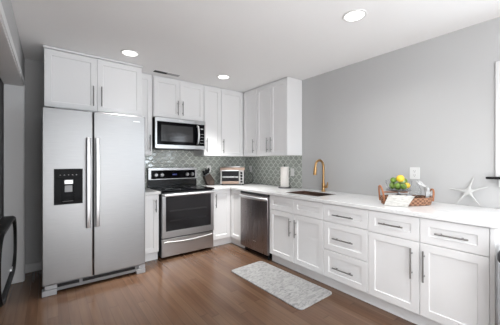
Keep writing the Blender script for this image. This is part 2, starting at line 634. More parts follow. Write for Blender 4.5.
# drawer bank
y0 = -2.304
wD = .476
cabinet('base_cabinet', 'white base cabinet with a stack of three drawers', (XD, y0, 0), RZ, wD, ZB, ZT, .685,
        [('drawer', G, wD - G, .683, ZT - .006, ('h', .762, .125, .345)),
         ('drawer', G, wD - G, .397, .678, ('h', .530, .125, .345)),
         ('drawer', G, wD - G, ZB + .004, .392, ('h', .240, .125, .345))], gb, toe=True)
y0 = -2.780
w3 = .411
cabinet('base_cabinet', 'white one-drawer one-door base cabinet beside the three-drawer stack', (XD, y0, 0), RZ, w3, ZB, ZT, .685,
        [('drawer', G, w3 - G, .674, ZT - .006, ('h', .766, .108, .300)),
         ('door', G, w3 - G, ZB + .004, .669, ('v', .358, .385, .618))], gb, toe=True)
y0 = -3.191
w4 = .403
t = cabinet('base_cabinet', 'white base cabinet at the open end of the counter under the starfish', (XD, y0, 0), RZ, w4, ZB, ZT, .685,
            [('drawer', G, w4 - G, .674, ZT - .006, ('h', .764, .106, .300)),
             ('door', G, w4 - G, ZB + .004, .669, ('v', .032, .385, .618))], gb, toe=True)
box('end_panel', cab_m, t, w4 + .001, w4 + .026, -.004, .685, .0, ZT, .002)

# uppers
tz = CE - .004
hz0, hz1 = 1.432, 1.650
t = cabinet('upper_cabinet', 'deep white two-door cabinet above the refrigerator', (-2.985, -.596, 0), 0, .958, 1.850, tz, .588,
            [('door', G, .470, 1.856, tz - .028, ('v', .435, 1.91, 2.13)), ('door', .474, .955, 1.856, tz - .028, ('v', .515, 1.915, 2.135))], gu)
boxes('crown_strip', cab_m, t, [(-.008, .966, -.010, .0185, tz - .022, tz)], .003)
cabinet('upper_cabinet', 'narrow full-height white upper cabinet left of the microwave', (-2.024, UY, 0), 0, .198, UB, tz, .350,
        [('door', G, .190, UB + .003, tz - .028, ('v', .160, hz0, hz1))], gu)
cabinet('upper_cabinet', 'short white two-door upper cabinet above the microwave', (-1.818, UY, 0), 0, .766, 1.906, tz, .350,
        [('door', .012, .379, 1.910, tz - .028, ('v', .345, 1.955, 2.16)), ('door', .383, .762, 1.910, tz - .028, ('v', .418, 1.955, 2.16))], gu)
cabinet('upper_cabinet', 'tall white upper cabinet just right of the microwave', (-1.046, UY, 0), 0, .302, UB, tz, .350,
        [('door', G, .300, UB + .003, tz - .028, ('v', .038, hz0, hz1))], gu)
t = cabinet('upper_cabinet', 'tall white upper cabinet above the toaster oven, at the corner', (-.741, UY, 0), 0, .735, UB, tz, .350,
            [('door', G, .422, UB + .003, tz - .028, ('v', .030, hz0, hz1))], gu)
yu = UY - .004
cabinet('upper_cabinet', 'narrowest white upper cabinet of the right wall, beside the corner', (UX, yu, 0), RZ, .362, UB, tz, .304,
        [('door', .012, .359, UB + .003, tz - .028, ('v', .300, hz0, hz1))], gu)
t = cabinet('upper_cabinet', 'white two-door upper cabinet nearest the window, above paper towels', (UX, yu - .364, 0), RZ, .676, UB, tz, .304,
            [('door', G, .331, UB + .003, tz - .028, ('v', .276, hz0, hz1)), ('door', .335, .672, UB + .003, tz - .028, ('v', .362, hz0, hz1))], gu)
box('end_panel', cab_m, t, .677, .683, .0, .304, UB, tz)

# worktops


def cells(xs, ys, holes, z0, z1):
    def f(bm):
        V = {}
        def v_(i, j, k):
            if (i, j, k) not in V:
                V[(i, j, k)] = bm.verts.new((xs[i], ys[j], (z0, z1)[k]))
            return V[(i, j, k)]
        keep = {(i, j) for i in range(len(xs) - 1) for j in range(len(ys) - 1)} - set(holes)
        for i, j in keep:
            bm.faces.new([v_(i, j, 1), v_(i + 1, j, 1), v_(i + 1, j + 1, 1), v_(i, j + 1, 1)])
            bm.faces.new([v_(i, j + 1, 0), v_(i + 1, j + 1, 0), v_(i + 1, j, 0), v_(i, j, 0)])
            for di, dj, a, b_ in ((-1, 0, (0, 0), (0, 1)), (1, 0, (1, 1), (1, 0)), (0, -1, (1, 0), (0, 0)), (0, 1, (0, 1), (1, 1))):
                if (i + di, j + dj) not in keep:
                    p, q = (i + a[0], j + a[1]), (i + b_[0], j + b_[1])
                    bm.faces.new([v_(*p, 0), v_(*q, 0), v_(*q, 1), v_(*p, 1)])
    return f


CT = .900
SX0, SX1, SY0, SY1 = -.560, -.195, -2.13, -1.60     # sink hole
xs = [-1.012, -.712, SX0, SX1, -.001]
ys = [-3.642, SY0, SY1, -.572, -.001]
holes = [(0, 0), (0, 1), (0, 2), (2, 1)]
o = obj('worktop', cells(xs, ys, holes, ZT + .0005, CT), quartz_m, None, .003)
tag(o, 'long white quartz worktop wrapping the corner from stove past the sink', 'countertop')
o = box('worktop', quartz_m, None, -2.045, -1.785, -.572, -.001, ZT + .0005, CT, .003)
tag(o, 'small white quartz worktop piece between refrigerator and stove', 'countertop')

# tiled backsplash
TB = .008
o = boxes('tile_backsplash', tile_m, None, [(-2.02, -.0005, -TB, -.0005, CT + .0005, UB - .001), (-1.815, -1.046, -TB, -.0005, UB - .001, 1.472),
                                            (-TB, -.0005, -1.402, -TB, CT + .0005, UB - .001)])
tag(o, 'sage green lantern tile backsplash with pale grout around the corner', 'backsplash')

# ---------------------------------------------------------------- refrigerator
t = thing('refrigerator', 'stainless steel side-by-side refrigerator with black ice dispenser', 'refrigerator', (-2.998, -.823, 0))
FW, FH = .946, 1.812
box('body', dark_side_m, t, .004, FW - .004, .075, .80, .02, FH - .015, .004)
for x0, x1 in ((0, .418), (.425, FW)):
    bx0, bx1 = x0, x1
    d = obj('door', lambda bm: bm_box(bm, bx0, bx1, 0, .070, .098, FH), fridge_m, t, .008, seg=3)
    hx = .376 if x0 == 0 else .458

    def hf(bm, hx=hx):
        n = 16
        A = []
        z0, z1 = .61, 1.535
        w = .020
        for k in range(n + 1):
            z = z0 + (z1 - z0) * k / n
            u = 2 * k / n - 1
            y = -.030 - .030 * (1 - u ** 4)
            A.append([bm.verts.new((hx + a, y + b_, z)) for a, b_ in ((-w, .010), (-w * .6, -.006), (w * .6, -.006), (w, .010), (w * .6, .016), (-w * .6, .016))])
        for a, b_ in zip(A, A[1:]):
            for k in range(6):
                bm.faces.new([a[k], a[(k + 1) % 6], b_[(k + 1) % 6], b_[k]])
        bm.faces.new(A[0][::-1])
        bm.faces.new(A[-1])
        for z in (z0 + .02, z1 - .02):
            bm_box(bm, hx - w * .6, hx + w * .6, -.035, 0, z - .018, z + .018)
    obj('handle', hf, steel_bright_m, d, smooth=True)
    if x0 == 0:
        # dispenser with real recess: frame around a cavity
        dx0, dx1, dz0, dz1 = .092, .328, .867, 1.218
        dp = boxes('dispenser', glass_black_m, d, [(dx0, dx1, -.010, -.001, 1.125, dz1), (dx0, dx0 + .062, -.010, -.001, dz0, 1.125),
                                                   (dx1 - .075, dx1, -.010, -.001, dz0, 1.125), (dx0 + .062, dx1 - .075, -.010, -.001, dz0, .885),
                                                   (dx0 + .062, dx1 - .075, -.003, -.0005, .885, 1.125)], .002)
        box('spout', steel_bright_m, dp, dx0 + .080, dx1 - .082, -.022, -.0035, 1.066, 1.109, .004)
        box('paddle', grey_plastic_m, dp, dx0 + .084, dx1 - .088, -.012, -.0035, .988, 1.054, .005)
        box('drip_tray', black_m, dp, dx0 + .066, dx1 - .079, -.018, -.0035, .892, .905, .002)
        for k in range(5):
            box('button', grey_plastic_m, dp, dx0 + .045 + k * .033, dx0 + .056 + k * .033, -.0115, -.0102, 1.155, 1.160)
box('badge', steel_bright_m, d, FW - .13, FW - .06, -.0015, .0, 1.742, 1.750)
# base grille and foot covers
box('kick_plate', kick_m, t, .10, FW - .08, .018, .068, .024, .094, .003)
box('grille', black_m, t, .12, .30, .010, .020, .060, .088)
box('grille', black_m, t, .33, FW - .11, .010, .020, .060, .088)
for x0, x1 in ((.0, .115), (FW - .095, FW)):
    box('foot_cover', grey_plastic_m, t, x0, x1, -.004, .07, .0, .052, .003)
    box('hinge_cover', grey_plastic_m, t, x0 + .022, x1, .004, .068, .056, .094, .003)
for x0 in (.01, FW - .10):
    box('hinge_cap', dark_side_m, t, x0, x0 + .09, .075, .14, FH - .012, FH + .016, .004)

# ---------------------------------------------------------------- stove
t = thing('stove', 'stainless steel electric range with black glass cooktop', 'stove', (-1.779, -.590, 0))
SW = .765
box('body', dark_side_m, t, .002, SW - .002, .030, .565, .03, .884, .002)
d = box('storage_drawer', steel_m, t, .002, SW - .002, .0, .028, .035, .268, .005)


def lip(bm):
    n = 14
    A = []
    for k in range(n + 1):
        u = k / n
        x = .03 + (SW - .06) * u
        z = .222 - .022 * math.sin(PI * u) + .012
        A.append([bm.verts.new(p) for p in ((x, -.0005, z - .012), (x, -.016, z), (x, -.0005, z + .014))])
    for a, b_ in zip(A, A[1:]):
        for k in range(3):
            bm.faces.new([a[k], a[(k + 1) % 3], b_[(k + 1) % 3], b_[k]])
    bm.faces.new(A[0][::-1])
    bm.faces.new(A[-1])


obj('drawer_pull', lip, steel_m, d, smooth=True)
d = boxes('oven_door', steel_m, t, [(.002, SW - .002, -.012, .028, .285, .372), (.002, SW - .002, -.012, .028, .838, .868), (.002, .050, -.012, .028, .372, .838), (SW - .050, SW - .002, -.012, .028, .372, .838)], .003)
box('oven_window', oven_glass_m, d, .050, SW - .050, -.010, .02, .372, .838)


def racks(bm):
    for z in (.50, .63):
        for k in range(2):
            bm_tube(bm, [(.10, -.0115, z + k * .012), (SW - .12, -.0115, z + k * .012)], .0012, 5)


obj('oven_rack', racks, dark_side_m, d)


def ohandle(bm):
    pts = [(.018, -.016, .846), (.03, -.052, .848), (.10, -.060, .850), (SW / 2, -.064, .851), (SW - .10, -.060, .850), (SW - .03, -.052, .848), (SW - .018, -.016, .846)]
    bm_tube(bm, pts, .0155, 12)


obj('handle', ohandle, steel_bright_m, d, smooth=True)
ct = box('cooktop', glass_black_m, t, -.004, SW + .004, -.024, .500, .886, .908, .004)
for bx_, by_, br in ((.20, .13, .105), (.57, .13, .085), (.20, .37, .075), (.57, .37, .10)):
    def ring(bm, bx_=bx_, by_=by_, br=br):
        bm_lathe(bm, [(br - .0015, 0), (br + .0015, 0), (br + .0015, .0004), (br - .0015, .0004), (br - .0015, 0)], (bx_, by_, .9081), 40)
    obj('burner_ring', ring, grey_plastic_m, ct)
bg = box('backguard', black_m, t, .0, SW, .500, .560, .909, 1.190, .004)
boxes('panel_frame', steel_m, bg, [(.0, SW, .488, .4995, 1.160, 1.198), (.0, SW, .488, .4995, 1.022, 1.034), (.0, .040, .488, .4995, 1.034, 1.160), (SW - .030, SW, .488, .4995, 1.034, 1.160)], .002)
box('control_panel', glass_black_m, bg, .040, SW - .030, .491, .4995, 1.034, 1.160)
box('display', display_m, bg, .36, .43, .4895, .4908, 1.083, 1.105)
for kx in (.105, .195, .595, .680):
    def kn(bm, kx=kx):
        bm_lathe(bm, [(0, .034), (.022, .034), (.026, .028), (.029, .004), (.032, 0), (0, 0)], (0, 0, 0), 22)
        bm_box(bm, -.004, .004, -.022, .022, .034, .039)
        bmesh.ops.transform(bm, matrix=Matrix.Translation((kx, .4905, 1.092)) @ Matrix.Rotation(PI / 2, 4, 'X'), verts=bm.verts)
    obj('knob', kn, knob_m, bg, smooth=True)
bg.location = (-.022, .020, 0)

# ---------------------------------------------------------------- microwave
t = thing('microwave', 'stainless steel over-the-range microwave with dark window', 'microwave', (-1.809, -.403, 1.474))
MW, MH = .761, .425
box('body', black_m, t, .0, MW, .030, .393, .0, MH, .003)
d = boxes('door', steel_m, t, [(.004, .590, .0, .028, .372, MH), (.004, .590, .0, .028, .0, .052), (.004, .030, .0, .028, .052, .372)], .002)
box('glass_front', glass_black_m, d, .030, .590, .003, .026, .052, .372)
box('window_mesh', micro_glass_m, d, .085, .555, .0015, .003, .098, .325)
cp = boxes('control_panel', steel_m, t, [(.592, MW - .001, .0, .028, .372, MH), (.592, MW - .001, .0, .028, .0, .052), (MW - .018, MW - .001, .0, .028, .052, .372)], .002)
box('key_pad', glass_black_m, cp, .592, MW - .018, .003, .026, .052, .372)
box('display', grey_plastic_m, cp, .680, .725, .0018, .003, .298, .315)


for i in range(4):
    box('key', grey_plastic_m, cp, .670, .730, .0018, .003, .09 + i * .045, .094 + i * .045)


def mh(bm):
    n = 14
    pts = [(.622, .002, .085), (.622, -.030, .090)]
    for k in range(n + 1):
        u = 2 * k / n - 1
        pts.append((.622, -.032 - .022 * (1 - u * u), .095 + .235 * k / n))
    pts += [(.622, -.030, .335), (.622, .002, .340)]
    bm_tube(bm, pts, .0145, 10)


obj('handle', mh, steel_bright_m, d, smooth=True)
box('badge', steel_bright_m, d, .335, .405, -.001, .0, .393, .402)
box('vent_grille', dark_side_m, t, .03, MW - .03, .01, .36, -.006, .0)

# ---------------------------------------------------------------- dishwasher
t = thing('dishwasher', 'dark stainless steel dishwasher left of the sink cabinet', 'dishwasher', (XD, -.836, 0), RZ)
DW = .609
box('body', dark_side_m, t, .004, DW - .004, .030, .60, .10, .862)
box('toe_panel', black_m, t, .004, DW - .004, .075, .09, .012, .10)
for fx_ in (.04, DW - .05):
    def ft(bm, fx_=fx_):
        bm_lathe(bm, [(0, 0), (.018, 0), (.018, .012), (.008, .016), (.008, .101), (0, .101)], (fx_, .055, 0), 12)
    obj('foot', ft, rubber_m, t, smooth=True)
d = box('door', slate_m, t, .002, DW - .002, -.012, .029, .072, .832, .006)
box('control_strip', dark_side_m, t, .002, DW - .002, -.010, .029, .835, .862, .002)


def dh(bm):
    pts = [(.012, -.010, .797), (.03, -.036, .797), (.10, -.050, .797), (DW / 2, -.055, .797), (DW - .10, -.050, .797), (DW - .03, -.036, .797), (DW - .012, -.010, .797)]
    bm_tube(bm, pts, .017, 10)
    for v_ in bm.verts:
        v_.co.z = .797 + (v_.co.z - .797) * 1.15


obj('handle', dh, steel_bright_m, d, smooth=True)
box('badge', steel_bright_m, d, DW * .5, DW * .5 + .06, -.0135, -.0122, .20, .207)

# ---------------------------------------------------------------- sink and faucet
t = thing('sink', 'undermount rectangular steel sink set into the worktop', 'sink', (SX0, SY0, .0))
W_, D_ = SX1 - SX0, SY1 - SY0


def basin(bm):
    def ring(i, z):
        return [bm.verts.new(p) for p in ((-.004 + i, -.004 + i, z), (W_ + .004 - i, -.004 + i, z), (W_ + .004 - i, D_ + .004 - i, z), (-.004 + i, D_ + .004 - i, z))]
    R = [ring(.0065, .8975), ring(.007, .860), ring(.010, .700), ring(.025, .685), ring(.165, .680)]
    for a, b_ in zip(R, R[1:]):
        for k in range(4):
            bm.faces.new([a[k], a[(k + 1) % 4], b_[(k + 1) % 4], b_[k]])
    bm.faces.new(R[-1])


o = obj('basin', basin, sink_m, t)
sd = o.modifiers.new('wall', 'SOLIDIFY')
sd.thickness = .0015
obj('drain', lambda bm: bm_lathe(bm, [(0, .004), (.02, .004), (.03, .006), (.042, .006), (.045, .001), (0, .001)], (W_ / 2, D_ / 2, .682), 24), steel_bright_m, t, smooth=True)

t = thing('faucet', 'brushed brass gooseneck pull-down faucet behind the sink', 'faucet', (-.085, -1.845, CT))


def fb(bm):
    bm_lathe(bm, [(0, 0), (.030, 0), (.030, .006), (.024, .010), (.021, .020), (.021, .105), (.018, .115), (0, .115)], (0, 0, 0), 24)
    bm_tube(bm, [(0, 0, .062), (0, -.052, .062)], .017, 14)


obj('base', fb, brass_m, t, smooth=True)


def neck(bm):
    pts = [(0, 0, .10), (0, 0, .20), (0, 0, .30)]
    R = .082
    for k in range(1, 13):
        a = PI * k / 12 * 1.04
        pts.append((-R + R * math.cos(a), 0, .325 + R * math.sin(a)))
    bm_tube(bm, pts, .0150, 12)


obj('spout', neck, brass_m, t, smooth=True)


def head(bm):
    p0 = Vector((-.163, 0, .318))
    dr = Vector((-.16, 0, -1)).normalized()
    bm_tube(bm, [p0, p0 + dr * .012, p0 + dr * .03, p0 + dr * .09, p0 + dr * .10], [.016, .020, .021, .022, .019], 14)


obj('spray_head', head, brass_m, t, smooth=True)
obj('lever', lambda bm: bm_tube(bm, [(0, -.050, .062), (0, -.058, .075), (-.006, -.070, .125)], [.016, .012, .007], 10), brass_m, t, smooth=True)

# ---------------------------------------------------------------- wall plates


def plate(name, label, loc, rz, w=.072, h=.116, kind='duplex'):
    t = thing(name, label, 'switch' if kind == 'rocker' else 'outlet', loc, rz)
    obj('cover_plate', lambda bm: bm_rrect(bm, -w / 2, w / 2, -h / 2, h / 2, -.006, 0, .006, 'y', 3), white_plastic_m, t, .0015)
    if kind == 'rocker':
        box('rocker', white_plastic_m, t, -.016, .016, -.010, -.0062, -.032, .032, .002)
    else:
        for s in (-1, 1):
            r = obj('socket', lambda bm: bm_rrect(bm, -.017, .017, s * .021 - .014, s * .021 + .014, -.008, -.0061, .006, 'y', 4), white_plastic_m, t)
            boxes('slots', rubber_m, r, [(-.0085, -.0060, -.0085, -.0081, s * .021 - .002, s * .021 + .008), (.0060, .0085, -.0085, -.0081, s * .021 - .002, s * .021 + .008),
                                         (-.003, .003, -.0085, -.0081, s * .021 - .011, s * .021 - .006)])
    return t


plate('wall_outlet', 'large white wall outlet above the woven tray on the grey wall', (-.0005, -2.898, 1.172), RZ, .092, .120)
plate('light_switch', 'white switch plate on the tiles beside the paper towels', (-TB - .0005, -1.222, 1.130), RZ, kind='rocker')
plate('wall_outlet', 'white outlet on the tiles partly behind the knife block', (-.775, -TB - .0005, 1.168), 0)
plate('wall_outlet', 'white outlet on the tiles right of the toaster oven', (-TB - .0005, -.175, 1.160), RZ)

# ---------------------------------------------------------------- things on the worktop
# paper towels
PX, PY = -.150, -1.195
t = thing('paper_towel_holder', 'dark round paper towel holder standing on the worktop', 'paper towel holder', (PX, PY, CT))
obj('base', lambda bm: bm_lathe(bm, [(0, 0), (.095, 0), (.097, .006), (.092, .013), (0, .013)], n=32), dark_side_m, t, smooth=True)
obj('post', lambda bm: bm_lathe(bm, [(0, .013), (.006, .013), (.006, .325), (.012, .330), (.012, .343), (0, .348)], n=14), dark_side_m, t, smooth=True)
obj('tension_arm', lambda bm: bm_tube(bm, [(.075, -.04, .012), (.075, -.04, .16), (.066, -.036, .20)], .003, 8), dark_side_m, t, smooth=True)
t = thing('paper_towel_roll', 'white paper towel roll on its dark holder', 'paper towels', (PX, PY, CT + .0135))
obj('paper', lambda bm: bm_lathe(bm, [(.022, 0), (.060, 0), (.062, .004), (.062, .296), (.060, .300), (.022, .300)], n=36), paper_m, t, smooth=True)
obj('core', lambda bm: bm_lathe(bm, [(.0195, 0), (.0215, 0), (.0215, .2995), (.0195, .2995), (.0195, 0)], n=24), mat('cardboard', (.35, .25, .16), .9), t, smooth=True)

# toaster oven, turned to face the room from the corner
t = thing('toaster_oven', 'small steel toaster oven angled in the counter corner', 'toaster oven', (-.500, -.318, CT), math.radians(-37))
TWd, THt, TD = .410, .292, .195
x0, x1 = -TWd / 2, TWd / 2
boxes('body', black_m, t, [(x0, x1, .006, TD, .018, THt)], .006)
box('copper_trim', copper_m, t, x0, x1, -.004, .006, THt - .045, THt, .002)
box('copper_trim', copper_m, t, x0 + .0285, x1 - .0985, -.004, .006, .018, .062, .002)
box('side_strip', kstrip_m, t, x0, x0 + .028, -.004, .006, .018, THt - .0455, .002)
box('knob_panel', kstrip_m, t, x1 - .098, x1 - .012, -.004, .006, .018, THt - .0455, .002)
dg = box('glass_door', oven_glass_m, t, x0 + .028, x1 - .098, -.002, .0055, .062, THt - .045)
obj('door_handle', lambda bm: (bm_tube(bm, [(x0 + .03, -.030, THt - .050), (x1 - .10, -.030, THt - .050)], .008, 10),
                               bm_tube(bm, [(x0 + .045, -.030, THt - .050), (x0 + .045, -.003, THt - .050)], .005, 8),
                               bm_tube(bm, [(x1 - .115, -.030, THt - .050), (x1 - .115, -.003, THt - .050)], .005, 8)), steel_bright_m, dg, smooth=True)


def track(bm):
    bm_tube(bm, [(x0 + .035, -.0035, .125), (x1 - .105, -.0035, .125)], .002, 6)
    bm_tube(bm, [(x0 + .035, -.0035, .142), (x1 - .105, -.0035, .142)], .002, 6)


obj('rack', track, steel_bright_m, dg)
for kz in (.052, .102, .152, .202):
    def kn(bm, kz=kz):
        bm_lathe(bm, [(0, .022), (.014, .022), (.017, .004), (.020, 0), (0, 0)], n=18)
        bmesh.ops.transform(bm, matrix=Matrix.Translation((x1 - .055, -.004, kz)) @ Matrix.Rotation(PI / 2, 4, 'X'), verts=bm.verts)
    obj('knob', kn, black_m, t, smooth=True)
for fx_ in (x0 + .03, x1 - .03):
    for fy_ in (.03, TD - .03):
        obj('foot', lambda bm: bm_lathe(bm, [(0, 0), (.012, 0), (.014, .018), (0, .018)], (fx_, fy_, 0), 12), rubber_m, t, smooth=True)
tr = obj('baking_tray', lambda bm: bm_rrect(bm, x0 + .07, x1 - .07, .05, TD - .06, THt + .001, THt + .022, .015, 'z', 4), steel_m, None, .003)
tr.location = t.location
tr.rotation_euler = t.rotation_euler
tag(tr, 'small steel tray lying on top of the toaster oven', 'baking tray')
# its cord to the outlet
o = obj('power_cord', lambda bm: bm_tube(bm, [(-.020, -.175, 1.140), (-.042, -.180, 1.130), (-.055, -.215, 1.10), (-.050, -.29, 1.03), (-.060, -.32, .96), (-.085, -.295, .918), (-.13, -.262, .906), (-.17, -.235, .908), (-.225, -.215, .93)], .0045, 8), rubber_m, None, smooth=True)
tag(o, 'black cord hanging from the corner outlet to the toaster oven', 'cord')

# knife block
KB = thing('knife_block', 'dark wooden slanted knife block between the stove and toaster oven', 'knife block', (-.822, -.098, CT), math.radians(-8))
KS = 1.12


def kb(bm):
    # side profile in x-z, leaning left
    prof = [(-.04, 0), (.075, 0), (.075, .085), (-.005, .200), (-.092, .142)]
    A = [bm.verts.new((x, -.055, z)) for x, z in prof]
    B = [bm.verts.new((x, .055, z)) for x, z in prof]
    n = len(prof)
    for i in range(n):
        bm.faces.new([A[i], A[(i + 1) % n], B[(i + 1) % n], B[i]])
    bm.faces.new(A[::-1])
    bm.faces.new(B)


# the slot face looks up and left towards the stove
obj('block', kb, knifewood_m, KB, .003)
box('face_plate', block_face_m, KB, .002, .070, -.0565, -.0555, .012, .078, .0)
slot_c = Vector((-.0485, 0, .171))
along = Vector((.077, 0, .058)).normalized()
out = Vector((-.35, 0, 1)).normalized()
for i in range(3):
    for j in range(3):
        base = slot_c + along * (-.028 + i * .028) + Vector((0, -.032 + j * .032, -.004))
        lean = (out + Vector((.28 * i, 0, 0))).normalized()
        ln = .098 - .010 * ((i + j) % 3)
        k = thing('kitchen_knife', 'black-handled knife standing in the dark knife block', 'knife', tuple(KB.matrix_basis @ base), math.radians(-8), 'knives in the knife block')

        def hd(bm, lean=lean, ln=ln):
            bm_tube(bm, [lean * .012, lean * (.012 + ln * .4), lean * (.012 + ln * .85), lean * (.012 + ln)], [.0085, .0075, .0095, .006], 8)
        obj('grip', hd, black_m, k, smooth=True)
        obj('bolster', lambda bm: bm_tube(bm, [lean * -.006, lean * .012], .006, 8), steel_bright_m, k, smooth=True)

# small dishes resting on the stove's backguard
for i, (dx_, lab) in enumerate(((.205, 'small white dish on the left of the stove backguard top'), (.405, 'small white dish on the right of the stove backguard top'))):
    o = obj('small_dish', lambda bm: bm_lathe(bm, [(0, 0), (.026, 0), (.036, .010), (.048, .014), (.046, .017), (.034, .013), (.024, .004), (0, .004)], n=24, sy=.6), white_plastic_m, None, smooth=True)
    o.location = (-1.779 + dx_, -.590 + .556, 1.1905)
    tag(o, lab, 'dish', 'dishes on the stove backguard')

# starfish leaning against the wall
def star(bm):
    tips = [(.030, -3.368, 1.168, .0), (.020, -3.468, 1.080, 0), (.045, -3.424, .9045, 1), (.045, -3.243, .9045, 1), (.020, -3.180, 1.040, 0)]
    c = Vector((-.040, -3.333, 1.028))
    P = []
    for tx, ty, tz_, low in tips:
        P.append(Vector((-.058 if low else -.012, ty, tz_)))
    P[0].x = -.012
    n = Vector((-1, 0, .15)).normalized()
    # outline: tip edges and inner notches
    front, back = [], []
    for i in range(5):
        a = (P[i] - c)
        nx_ = (P[(i + 1) % 5] - c)
        side = n.cross(a.normalized())
        for off_, fr_ in ((1, .70), (1, .97)):
            pass
        notch = (a.normalized() + nx_.normalized()).normalized() * .021
        ring_pts = []
        s = side if side.dot(nx_) > 0 else -side
        front += [(c + a * .55 - s * .0100, 0), (c + a * .93 - s * .0065, 0), (c + a, 0), (c + a * .93 + s * .0065, 0), (c + a * .55 + s * .0100, 0), (c + notch, 0)]
    mid = bm.verts.new(c + n * .017)
    back_mid = bm.verts.new(c - n * .008)
    F = [bm.verts.new(p) for p, _ in front]
    k = len(F)
    # ridge verts for each arm
    ridges = []
    for i in range(5):
        a = P[i] - c
        ridges.append([bm.verts.new(c + a * .55 + n * .011), bm.verts.new(c + a * .93 + n * .007)])
    for i in range(5):
        b0_ = i * 6
        prev = F[(b0_ - 1) % k]
        r1, r2 = ridges[i]
        bm.faces.new([mid, prev, F[b0_], r1])
        bm.faces.new([r1, F[b0_], F[b0_ + 1], r2])
        bm.faces.new([r2, F[b0_ + 1], F[b0_ + 2]])
        bm.faces.new([r2, F[b0_ + 2], F[b0_ + 3]])
        bm.faces.new([r1, r2, F[b0_ + 3], F[b0_ + 4]])
        bm.faces.new([mid, r1, F[b0_ + 4], F[b0_ + 5]])
    for i in range(k):
        bm.faces.new([back_mid, F[(i + 1) % k], F[i]])


o = obj('starfish', star, star_m, None)
md = o.modifiers.new('soft', 'SUBSURF')
md.levels = 2
md.render_levels = 2
for p in o.data.polygons:
    p.use_smooth = True
tag(o, 'white decorative starfish leaning against the wall on the worktop', 'starfish')

# woven tray and what it carries; local u along the tray, v away from the viewer
AZ = math.radians(-37.4)
TC = Vector((-.336, -2.950, CT))
TM = Matrix.Translation(TC) @ Matrix.Rotation(AZ, 4, 'Z')


def tw(u, v_, z):
    return TM @ Vector((u, v_, z))


t = thing('woven_tray', 'brown woven oval tray with loop handles on the worktop', 'tray', tuple(TC), AZ)
obj('basket', lambda bm: bm_lathe(bm, [(0, .0), (.205, .0), (.218, .006), (.231, .062), (.234, .070), (.227, .072), (.221, .062), (.210, .012), (0, .010)], n=48, sy=.55), wick_m, t, smooth=True)
for s in (-1, 1):
    def hl(bm, s=s):
        pts = []
        top = .168 if s < 0 else .135
        for k in range(15):
            a = PI * k / 14
            pts.append((s * (.219 + .022 * math.sin(a)), -.040 * math.cos(a), .030 + (top - .030) * math.sin(a) ** .7))
        bm_tube(bm, pts, .0085, 8)
    obj('handle', hl, leather_m, t, smooth=True)

# kitchen scale
su, sv = -.060, .012
t = thing('kitchen_scale', 'vintage white kitchen scale with metal dish on the woven tray', 'kitchen scale', tuple(tw(su, sv, .0105)), AZ)
boxes('body', backpaint_m, t, [(-.060, .070, -.050, .050, .0, .014), (-.040, .055, -.035, .035, .014, .072)], .006)
obj('column', lambda bm: bm_lathe(bm, [(0, .072), (.022, .072), (.014, .080), (.014, .100), (.034, .106), (0, .106)], n=20), greymetal_m, t, smooth=True)


def dial(bm):
    bm_lathe(bm, [(0, .010), (.027, .010), (.030, .012), (.034, .010), (.035, 0), (0, 0)], n=28)
    bmesh.ops.transform(bm, matrix=Matrix.Translation((.075, -.0355, .046)) @ Matrix.Rotation(PI / 2, 4, 'X'), verts=bm.verts)


dl = obj('dial', dial, greymetal_m, t, smooth=True)


def dface(bm):
    bm_lathe(bm, [(0, .0135), (.026, .0135), (.026, .0112), (0, .0112)], n=28)
    bmesh.ops.transform(bm, matrix=Matrix.Translation((.075, -.0355, .046)) @ Matrix.Rotation(PI / 2, 4, 'X'), verts=bm.verts)


obj('dial_face', dface, dial_m, dl)
box('needle', rubber_m, dl, .0742, .0758, -.0500, -.0492, .045, .066)
box('crossbar', leather_m, t, -.150, .080, -.008, .008, .093, .1035, .003)
obj('dish', lambda bm: bm_lathe(bm, [(0, .107), (.060, .107), (.104, .116), (.107, .119), (.104, .121), (.058, .112), (0, .112)], n=36), greymetal_m, t, smooth=True)
zb = .0105 + .1125
t = thing('glass_bowl', 'clear glass bowl of lemons and limes on the kitchen scale', 'bowl', tuple(tw(su, sv, zb)), AZ)
obj('bowl', lambda bm: bm_lathe(bm, [(0, .0), (.055, .0), (.085, .020), (.105, .060), (.109, .092), (.1080, .0932), (.1065, .092), (.1015, .061), (.082, .0235), (.054, .0035), (0, .0035)], n=40), clear_m, t, smooth=True)


def fruit(name, lab, cat, u, v_, z, m, r, tip, rot, grp):
    prof = []
    n = 14
    for k in range(n + 1):
        a = PI * k / n
        rr_ = r * math.sin(a)
        zz = -r * 1.04 * math.cos(a)
        if k in (1, n - 1):
            rr_ *= .75
        if k in (0, n):
            zz *= 1 + tip
        prof.append((max(rr_, 0), zz))
    prof[0] = (0, prof[0][1])
    prof[-1] = (0, prof[-1][1])
    o = obj(name, lambda bm: bm_lathe(bm, prof, n=20), m, None, smooth=True)
    o.location = tw(su + u, sv + v_, zb + z)
    o.rotation_euler = rot
    return tag(o, lab, cat, grp)


